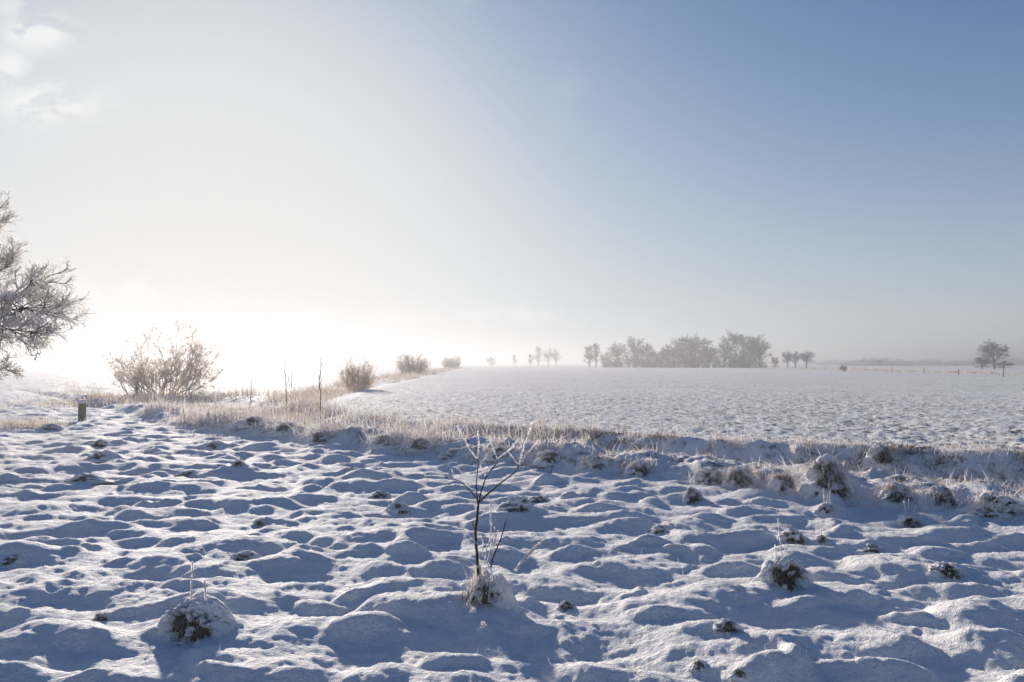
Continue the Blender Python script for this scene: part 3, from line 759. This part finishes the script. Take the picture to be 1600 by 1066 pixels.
# ------------------------------------------------------------------ big frosted tree that reaches in from the left
def build_big_tree():
    Y = 15.0
    base = on_plane(-206, 600, Y); bz = zat(base.x, base.y)
    root = empty('frosted_tree', (base.x, base.y, bz), 'large frost covered tree reaching in from the left edge', 'tree')
    o = Vector(root.location); rn = random.Random(21)
    trunk = Segs(); pr = [Vector((0, 0, -.2)), Vector((.03, .02, .5)), Vector((-.02, .05, 1.2)), Vector((.05, 0, 1.9)), Vector((0, .1, 2.6)), Vector((-.1, .1, 3.4)), Vector((-.05, 0, 4.3))]
    trunk.poly(pr, .24, .10); trunk.build('trunk', M_BARK, root, 10)
    def px(lst):   # points in photograph pixels with their own depth
        return [on_plane(a - 56, b - 8, Y + c) - o for (a, b, c) in lst]
    limbs = [
     (px([(-140, 545, 0), (-60, 515, -.3), (0, 490, -.5), (14, 430, -.7), (28, 390, -.8), (36, 345, -.9)]), .075, 1.0),
     (px([(-145, 560, 0), (-70, 530, .2), (0, 506, .3), (50, 482, .2), (95, 462, .1), (122, 440, 0)]), .065, 1.15),
     (px([(-150, 565, 0), (-80, 545, -.5), (0, 512, -.8), (50, 497, -1.1), (95, 490, -1.3), (128, 497, -1.3)]), .055, 1.15),
     (px([(-150, 590, 0), (-80, 560, .4), (-10, 558, .9), (15, 572, 1.0), (42, 572, 1.2), (68, 588, 1.3)]), .042, .55),
     (px([(-150, 480, 0), (-70, 420, .5), (-30, 370, .8), (0, 330, 1.0), (14, 300, 1.0)]), .06, 1.0),
     (px([(-150, 470, 0), (-130, 380, -.6), (-90, 300, -1.0), (-60, 240, -1.2)]), .06, 1.0),
     (px([(-150, 470, 0), (-190, 380, .6), (-240, 310, 1.0), (-280, 260, 1.2)]), .06, 1.0),
     (px([(-150, 530, 0), (-230, 500, -.5), (-300, 470, -1.0), (-360, 450, -1.3)]), .06, 1.0),
     (px([(-150, 520, 0), (-180, 480, 1.2), (-190, 450, 2.2), (-200, 430, 3.0)]), .06, .9),
     (px([(-145, 520, 0), (-60, 480, 1.0), (0, 455, 1.6), (45, 440, 2.0), (80, 415, 2.2)]), .05, 1.0),
     (px([(-145, 540, 0), (-60, 530, -.8), (10, 520, -1.3), (60, 520, -1.6), (110, 528, -1.9)]), .045, 1.0),
    ]
    P = [dict(steps=5, jit=.12), dict(n=9, ratio=.55, ang=48, up=.06, jit=.13, steps=4, rr=.3, **{'from': .15}),
         dict(n=8, ratio=.45, ang=45, up=.06, jit=.16, steps=3, rr=.4), dict(n=6, ratio=.85, ang=38, up=.04, jit=.16, steps=3, rr=.5, rmax=.0030)]
    for k, (pts, r, amt) in enumerate(limbs):
        seen = k in (0, 1, 2, 3, 4, 9, 10)
        S = Segs(); fine = [pts[0]]
        for a, c in zip(pts, pts[1:]):
            for i in (1, 2, 3): fine.append(a.lerp(c, i / 3) + Vector((rn.gauss(0, .025), rn.gauss(0, .025), rn.gauss(0, .025))))
        S.poly(fine, r, r * .22); lim = S.build('limb', M_BARK, root, 6)
        L = [Segs(), Segs(), Segs(), Segs()]
        nb = int((40 if seen else 9) * amt)
        for q in range(nb):
            t = rn.uniform(.18 if seen else .3, 1.0) * (len(fine) - 1); i = min(int(t), len(fine) - 2)
            pos = fine[i].lerp(fine[i + 1], t - i); dd = (fine[i + 1] - fine[i]).normalized()
            rv = Vector((rn.gauss(0, 1), rn.gauss(0, 1), rn.gauss(.15 if k not in (3, 10) else -.3, 1))).normalized()
            d = (dd * .9 + rv * .95).normalized()
            grow(L[1:] + [None], rn, tuple(pos), tuple(d), rn.uniform(.40, .80) * (.85 if k != 3 else .6), .014, 0, [P[1], P[2], P[3]])
        for i, nm in ((1, 'branches'), (2, 'twigs'), (3, 'fine_twigs')):
            if not L[i].a: continue
            part = L[i].build(nm, M_BARK if i == 1 else M_TWIG, lim, 4 if i < 3 else 3)
            if i == 3: L[i].fringe('rime', M_RIME, lim, .0050, np.random.default_rng(k))
            if i == 2: L[i].fringe('rime', M_RIME, lim, .0058, np.random.default_rng(k + 50))
build_big_tree()

# ------------------------------------------------------------------ shrubs and bushes
def shrub(name, base, wid, hgt, nst, P, mat, label, seed, group=None, spread=.35, rstem=.03, fan=1.0, kk=3, fr=0.0):
    rn = random.Random(seed)
    root = empty(name, base, label, 'shrub', group)
    L = [Segs() for _ in P]
    for i in range(nst):
        a = rn.uniform(0, 2 * math.pi); rr = math.sqrt(rn.random()) * wid * .5 * spread
        p = (math.cos(a) * rr, math.sin(a) * rr * .7, -.05)
        out = rn.uniform(.0, 1.0) * fan
        d = _nrm((math.cos(a) * out * wid / hgt * .62, math.sin(a) * out * wid / hgt * .5, 1.0))
        el = math.sqrt((d[2] / hgt) ** 2 + ((d[0] ** 2 + d[1] ** 2) / (wid * .5 * (1 - spread * .5)) ** 2))
        grow(L, rn, p, d, rn.uniform(.48, .92) / el, rstem * rn.uniform(.7, 1.2), 0, P)
    names = ['stems', 'branches', 'twigs', 'fine_twigs']
    for i, S in enumerate(L):
        S.build(names[i] if i < len(P) - 1 else 'crown', mat, root, 4 if i == 0 else kk)
        if i == len(L) - 1 and fr: S.fringe('rime', M_RIME_WARM, root, fr, np.random.default_rng(seed + i))
    return root
p = drop(247, 616)
s_ = p.y / F
shrub('willow_shrub', (p.x, p.y, p.z), 200 * s_, 88 * s_, 58,
      [dict(steps=5, jit=.09, up=.03), dict(n=6, ratio=.5, ang=38, up=.05, jit=.13, steps=3, rr=.45, rmax=.016), dict(n=5, ratio=.55, ang=38, jit=.16, up=.05, steps=3, rr=.5, rmax=.0095), dict(n=4, ratio=.55, ang=38, jit=.2, up=.03, steps=2, rmax=.0055)],
      M_WILLOW, 'large spreading frosted shrub behind the gate post at the left', 31, None, .50, .036, 1.25, 3, .0085)
for (px_, py_, w_, h_, n_, tw, lab, sd) in (
      (559, 609, 56, 56, 95, .011, 'rounded tan bush beside the field corner, nearest of the ditch bushes', 41),
      (645, 584, 58, 34, 150, .022, 'wide low hazy bush, second nearest of the ditch bushes', 42),
      (705, 576, 34, 23, 130, .034, 'smaller hazy bush, third along the ditch from the nearest', 43)):
    d = CAM_H * F / (py_ - 569); x = (px_ - 800) / F * d; s_ = d / F
    shrub('ditch_bush', (x, d, zat(x, d)), w_ * s_, h_ * s_, n_,
          [dict(steps=4, jit=.10, up=.03), dict(n=4, ratio=.5, ang=32, up=.05, jit=.13, steps=3, rmax=tw * .85, **{'from': .05}), dict(n=3, ratio=.55, ang=34, jit=.16, up=.04, steps=2, rmax=tw * .5)],
          M_WILLOW, lab, sd, 'bushes along the ditch', .62, tw * 1.1, .9, 3, tw * .7)
# thin bare saplings in the reeds
def whip(px_, y0, y1, lab, seed, r=.016, lean=0.0):
    d = CAM_H * F / (y0 - 569); x = (px_ - 800) / F * d; s_ = d / F; rn = random.Random(seed)
    root = empty('thin_sapling', (x, d, zat(x, d) - .05), lab, 'sapling', 'thin bare saplings among the reeds')
    h = (y0 - y1) * s_ + .05; P = [Vector((0, 0, 0))]
    n = 10
    for i in range(n): P.append(Vector((lean * h * (i + 1) / n + rn.gauss(0, .018), rn.gauss(0, .018), h * (i + 1) / n)))
    S = Segs(); S.poly(P, r, r * .35); S.build('stem', M_WILLOW_DARK, root, 5)
    S = Segs()
    for i in range(9):
        t = rn.uniform(.3, .95) * n; k = int(t); q = P[k].lerp(P[k + 1], t - k); a = rn.uniform(0, 6.28)
        e = q + Vector((math.cos(a) * .3, math.sin(a) * .3, .8)).normalized() * h * rn.uniform(.05, .13)
        S.poly([q, q.lerp(e, .5) + Vector((math.cos(a) * .02, 0, -.01)), e], r * .4, r * .2)
    S.build('twigs', M_WILLOW_DARK, root, 3)
M_WILLOW_DARK = make_twig('thin_sapling_bark', (0.15, 0.10, 0.065), (0.45, 0.38, 0.31), .5, .8, 0, 8)
whip(501, 655, 548, 'tallest thin bare sapling standing in the reeds, rightmost of the row', 51, .020, -.01)
whip(449, 632, 560, 'slightly bent thin sapling left of the tallest one', 52, .022, -.06)
whip(392, 630, 580, 'short thin sapling with brown tuft in the reed bed', 53, .020, .03)
whip(456, 603, 570, 'faint thin sapling far behind the bent one', 54, .026, .03)
whip(452, 603, 578, 'shortest faint sapling far behind, left of its twin', 55, .024, -.05)

# ------------------------------------------------------------------ far trees
def make_tree_meshes(seed, h=10.0, wid=8.0, clear=.25, dense=1.0, slim=False):
    rn = random.Random(seed)
    T, L = Segs(), [Segs(), Segs(), Segs()]
    top = h * (.66 if not slim else .88); P = [Vector((0, 0, -.2))]
    for i in range(6): P.append(Vector((rn.gauss(0, .10), rn.gauss(0, .10), top * (i + 1) / 6)))
    T.poly(P, h * .024, h * .010)
    n = int((15 if not slim else 20) * dense)
    for i in range(n):
        f = rn.uniform(clear, 1.0); t = f * 6 * .999; k = int(t); q = P[k].lerp(P[k + 1], t - k)
        a = rn.uniform(0, 6.28); e = rn.uniform(-.05, .85) + .45 * f
        cz = h * .60; tgt = Vector((math.cos(a) * wid * .5 * math.cos(min(e, 1.4)), math.sin(a) * wid * .5 * math.cos(min(e, 1.4)), q.z + (h - q.z) * math.sin(min(e, 1.5)) * rn.uniform(.75, 1)))
        d = tgt - q; ln = d.length
        grow(L, rn, tuple(q), tuple(d.normalized()), ln * .80, h * .0085, 0,
             [dict(steps=4, jit=.10, up=.02), dict(n=9, ratio=.5, ang=44, jit=.14, up=.05, steps=3, rmax=h * .0048), dict(n=9, ratio=.5, ang=44, jit=.18, up=.03, steps=2, rmax=h * .0036)])
    out = []
    for nm, S, k in (('trunk', T, 7), ('branches', L[0], 4), ('boughs', L[1], 3), ('crown', L[2], 3)):
        o = S.build(nm, M_FAR, None, k); out.append((nm, o.data)); bpy.data.objects.remove(o)
    A = np.array(L[2].a); V = np.concatenate([A[:, 0:3], A[:, 3:6]])
    sw = np.percentile(np.abs(V[:, 0]), 97) * 2; sh = np.percentile(V[:, 2], 99.5)
    return out, sw, sh
def make_thicket_meshes(seed):
    rn = random.Random(seed); L = [Segs(), Segs(), Segs()]
    for i in range(70):
        a = rn.uniform(0, 6.28); q = math.sqrt(rn.random()); x, y = math.cos(a) * q * 4.6, math.sin(a) * q * 2.5
        top = 10 * max(.22, 1 - abs(q * math.cos(a)) ** 1.7) * rn.uniform(.5, 1.05)
        grow(L, rn, (x, y, -.1), _nrm((rn.gauss(0, .12) + .04 * x, rn.gauss(0, .12), 1)), top * .85, .09, 0,
             [dict(steps=4, jit=.08, up=.03), dict(n=6, ratio=.34, ang=38, jit=.14, up=.05, steps=2, rmax=.055, **{'from': .08}), dict(n=3, ratio=.5, ang=40, jit=.18, up=.03, steps=2, rmax=.04)])
    out = []
    for nm, S, k in (('stems', L[0], 4), ('branches', L[1], 3), ('crown', L[2], 3)):
        o = S.build(nm, M_FAR, None, k); out.append((nm, o.data)); bpy.data.objects.remove(o)
    return out, 10.0, 10.0
KINDS = {'round': make_tree_meshes(61, 10, 8, .16, 1.5), 'broad': make_tree_meshes(62, 10, 10, .12, 2.0), 'slim': make_tree_meshes(63, 10, 3.4, .10, 1.3, True),
         'loose': make_tree_meshes(64, 10, 6.0, .15, 1.1), 'low': make_thicket_meshes(65), 'full': make_tree_meshes(66, 10, 7, .06, 2.0)}
def far_tree(kind, px_, top, wpx, dist, lab, group, rz, name='bare_tree', cat='tree'):
    s_ = dist / F; x = (px_ - 800) / F * dist
    base_py = 569 + CAM_H * F / dist
    h = (base_py - top) * s_; w_ = wpx * s_
    root = empty(name, (x, dist, 0), lab, cat, group, rz)
    parts, sw, sh = KINDS[kind]
    root.scale = (w_ / sw, w_ / sw, h / sh)
    for nm, me in parts:
        o = bpy.data.objects.new(nm, me); C.objects.link(o); o.parent = root
        if nm in JOINED: o['kind'] = 'stuff'
G1, G2, G3 = 'trees of the far copse', 'thin far trees left of the copse', 'trees right of the copse'
FT = [
 ('full', 767, 557, 15, 430, 'small round hazy tree beyond the last ditch bush', 'bushes along the ditch'),
 ('slim', 804, 554, 7, 420, 'faint single slim tree, leftmost of the far thin trees', G2),
 ('slim', 829, 553, 8, 380, 'faint slim tree, left of the tallest thin one', G2),
 ('slim', 841, 541, 12, 380, 'tallest faint slim tree left of the copse', G2),
 ('loose', 857, 545, 15, 380, 'faint loose tree right of the tallest thin one', G2),
 ('loose', 869, 545, 14, 380, 'faint loose tree, rightmost of the far thin trees', G2),
 ('slim', 921, 540, 16, 330, 'slim pale tree at the left end of the copse', G1),
 ('slim', 931, 536, 14, 335, 'taller slim pale tree beside the left end of the copse', G1),
 ('loose', 945, 550, 16, 325, 'low bare tree between the slim pair and the copse', G1),
 ('round', 965, 534, 30, 320, 'first rounded pale tree of the copse from the left', G1),
 ('full', 992, 526, 34, 318, 'tall tree with tufted top in the left copse', G1),
 ('full', 1012, 536, 26, 316, 'pointed tree right of the tufted one in the copse', G1),
 ('round', 1033, 545, 28, 312, 'low tree filling the dip in the middle of the copse', G1),
 ('loose', 1052, 534, 30, 312, 'flat topped tree left of the central dome of the copse', G1),
 ('broad', 1082, 523, 58, 308, 'broad domed tree in the middle of the copse', G1),
 ('round', 1106, 536, 30, 304, 'tree on the right shoulder of the central dome', G1),
 ('loose', 1131, 529, 26, 300, 'upright tree just left of the tallest tree', G1),
 ('broad', 1160, 517, 56, 296, 'tallest and widest tree at the right of the copse', G1),
 ('round', 1187, 529, 34, 290, 'separate round crowned tree at the right end of the copse', G1),
 ('full', 1210, 557, 14, 292, 'small bushy tree just right of the copse', G3),
 ('round', 1230, 547, 18, 330, 'left of the three small trees right of the copse', G3),
 ('loose', 1242, 549, 16, 330, 'middle of the three small trees right of the copse', G3),
 ('round', 1260, 547, 24, 325, 'right and widest of the three small trees right of the copse', G3),
 ('round', 1553, 531, 40, 262, 'lone bare round tree at the far right horizon', None),
]
for i, (k, a, t, w_, d, lab, g) in enumerate(FT):
    far_tree(k, a, t, w_, d * (1.2 if g == G1 else 1.6 if d > 370 else 1), lab, g, i * 1.37)
for i, (a, t, w_, d, lab, g) in enumerate([
 (985, 553, 46, 316, 'dense undergrowth below the tufted tree of the copse', G1), (1025, 556, 44, 311, 'dense undergrowth in the dip of the copse', G1),
 (1068, 547, 60, 305, 'dense grey thicket below the central dome, left half', G1), (1102, 545, 54, 302, 'dense grey thicket below the central dome, right half', G1),
 (1150, 548, 56, 293, 'dense thicket below the tallest tree of the copse', G1), (1178, 556, 34, 290, 'small thicket below the separate round crowned tree', G1),
 (955, 560, 36, 320, 'low scrub at the left foot of the copse', G1),
 (1534, 558, 28, 262, 'brown scrub at the left foot of the lone tree', None), (1568, 564, 26, 262, 'low scrub at the right foot of the lone tree', None),
 (1373, 562, 10, 520, 'small dark bush standing alone before the distant woods', None), (1317, 571, 12, 165, 'small reddish bush on the far field margin', None)]):
    far_tree('low' if i < 7 else 'full', a, t - (6 if i < 7 else 0), w_ * (1.3 if i < 7 else 1), d * (1.2 if g == G1 else 1), lab, g, i * 1.9, 'thicket', 'shrub')

def woodland(px0, px1, top, dist, lab, seed, n):
    """a wood two kilometres off that reads as one mass"""
    rn = random.Random(seed); S = Segs(); s_ = dist / F
    for i in range(n):
        a = rn.uniform(px0, px1); c = math.sin((a - px0) / max(1, px1 - px0) * math.pi) ** .4
        hh = (569 + CAM_H * F / dist - top) * s_ * c * (.55 + .45 * rn.random()) * (.75 + .35 * math.sin(a * .9 + seed))
        x = (a - 800) * s_; y = dist + rn.uniform(-20, 20); g = dist / 1300
        for q in range(6):
            z = rn.uniform(0, hh); S.add((x + rn.gauss(0, g), y, z), (x + rn.gauss(0, 2.5 * g), y + rn.gauss(0, 2), z + rn.uniform(.5, 2.5) * g), .45 * g, .2 * g)
        S.add((x, y, 0), (x + rn.gauss(0, .5 * g), y, hh), .35 * g, .15 * g)
    return tag(S.build('distant_woodland', M_FAR, None, 3), lab, kind='stuff')
woodland(1278, 1330, 562, 1000, 'faint distant wood behind the field, left', 1, 130)
woodland(1325, 1412, 558, 750, 'distant wood behind the field in the middle', 2, 320)
woodland(1408, 1428, 561, 850, 'small distant wood, second from left', 3, 70)
woodland(1436, 1462, 560, 850, 'small distant wood in the middle right', 4, 110)
woodland(1488, 1505, 562, 800, 'little distant clump left of the lone tree', 5, 60)
woodland(1505, 1605, 556, 1000, 'long distant wood behind the lone tree', 6, 330)
woodland(1395, 1600, 564, 1500, 'very faint tree line on the horizon at the right', 8, 300)

# ------------------------------------------------------------------ the winter haze
def build_haze():
    bm = bmesh.new(); bmesh.ops.create_cube(bm, size=1)
    for v in bm.verts: v.co = Vector((v.co.x * 19000, v.co.y * 19000, 8.0 + v.co.z * 21))
    me = bpy.data.meshes.new('haze'); bm.to_mesh(me); bm.free()
    o = bpy.data.objects.new('haze', me); C.objects.link(o)
    m = bpy.data.materials.new('winter_haze'); m.use_nodes = True; t = m.node_tree; t.nodes.clear()
    v = t.nodes.new('ShaderNodeVolumePrincipled'); out = t.nodes.new('ShaderNodeOutputMaterial'); t.links.new(v.outputs[0], out.inputs[1])
    v.inputs['Density'].default_value = 0.0016; v.inputs['Anisotropy'].default_value = 0.5; v.inputs['Color'].default_value = (.53, .55, .59, 1)
    me.materials.append(m)
    tag(o, 'thin bright winter haze over the fields', kind='stuff')
build_haze()
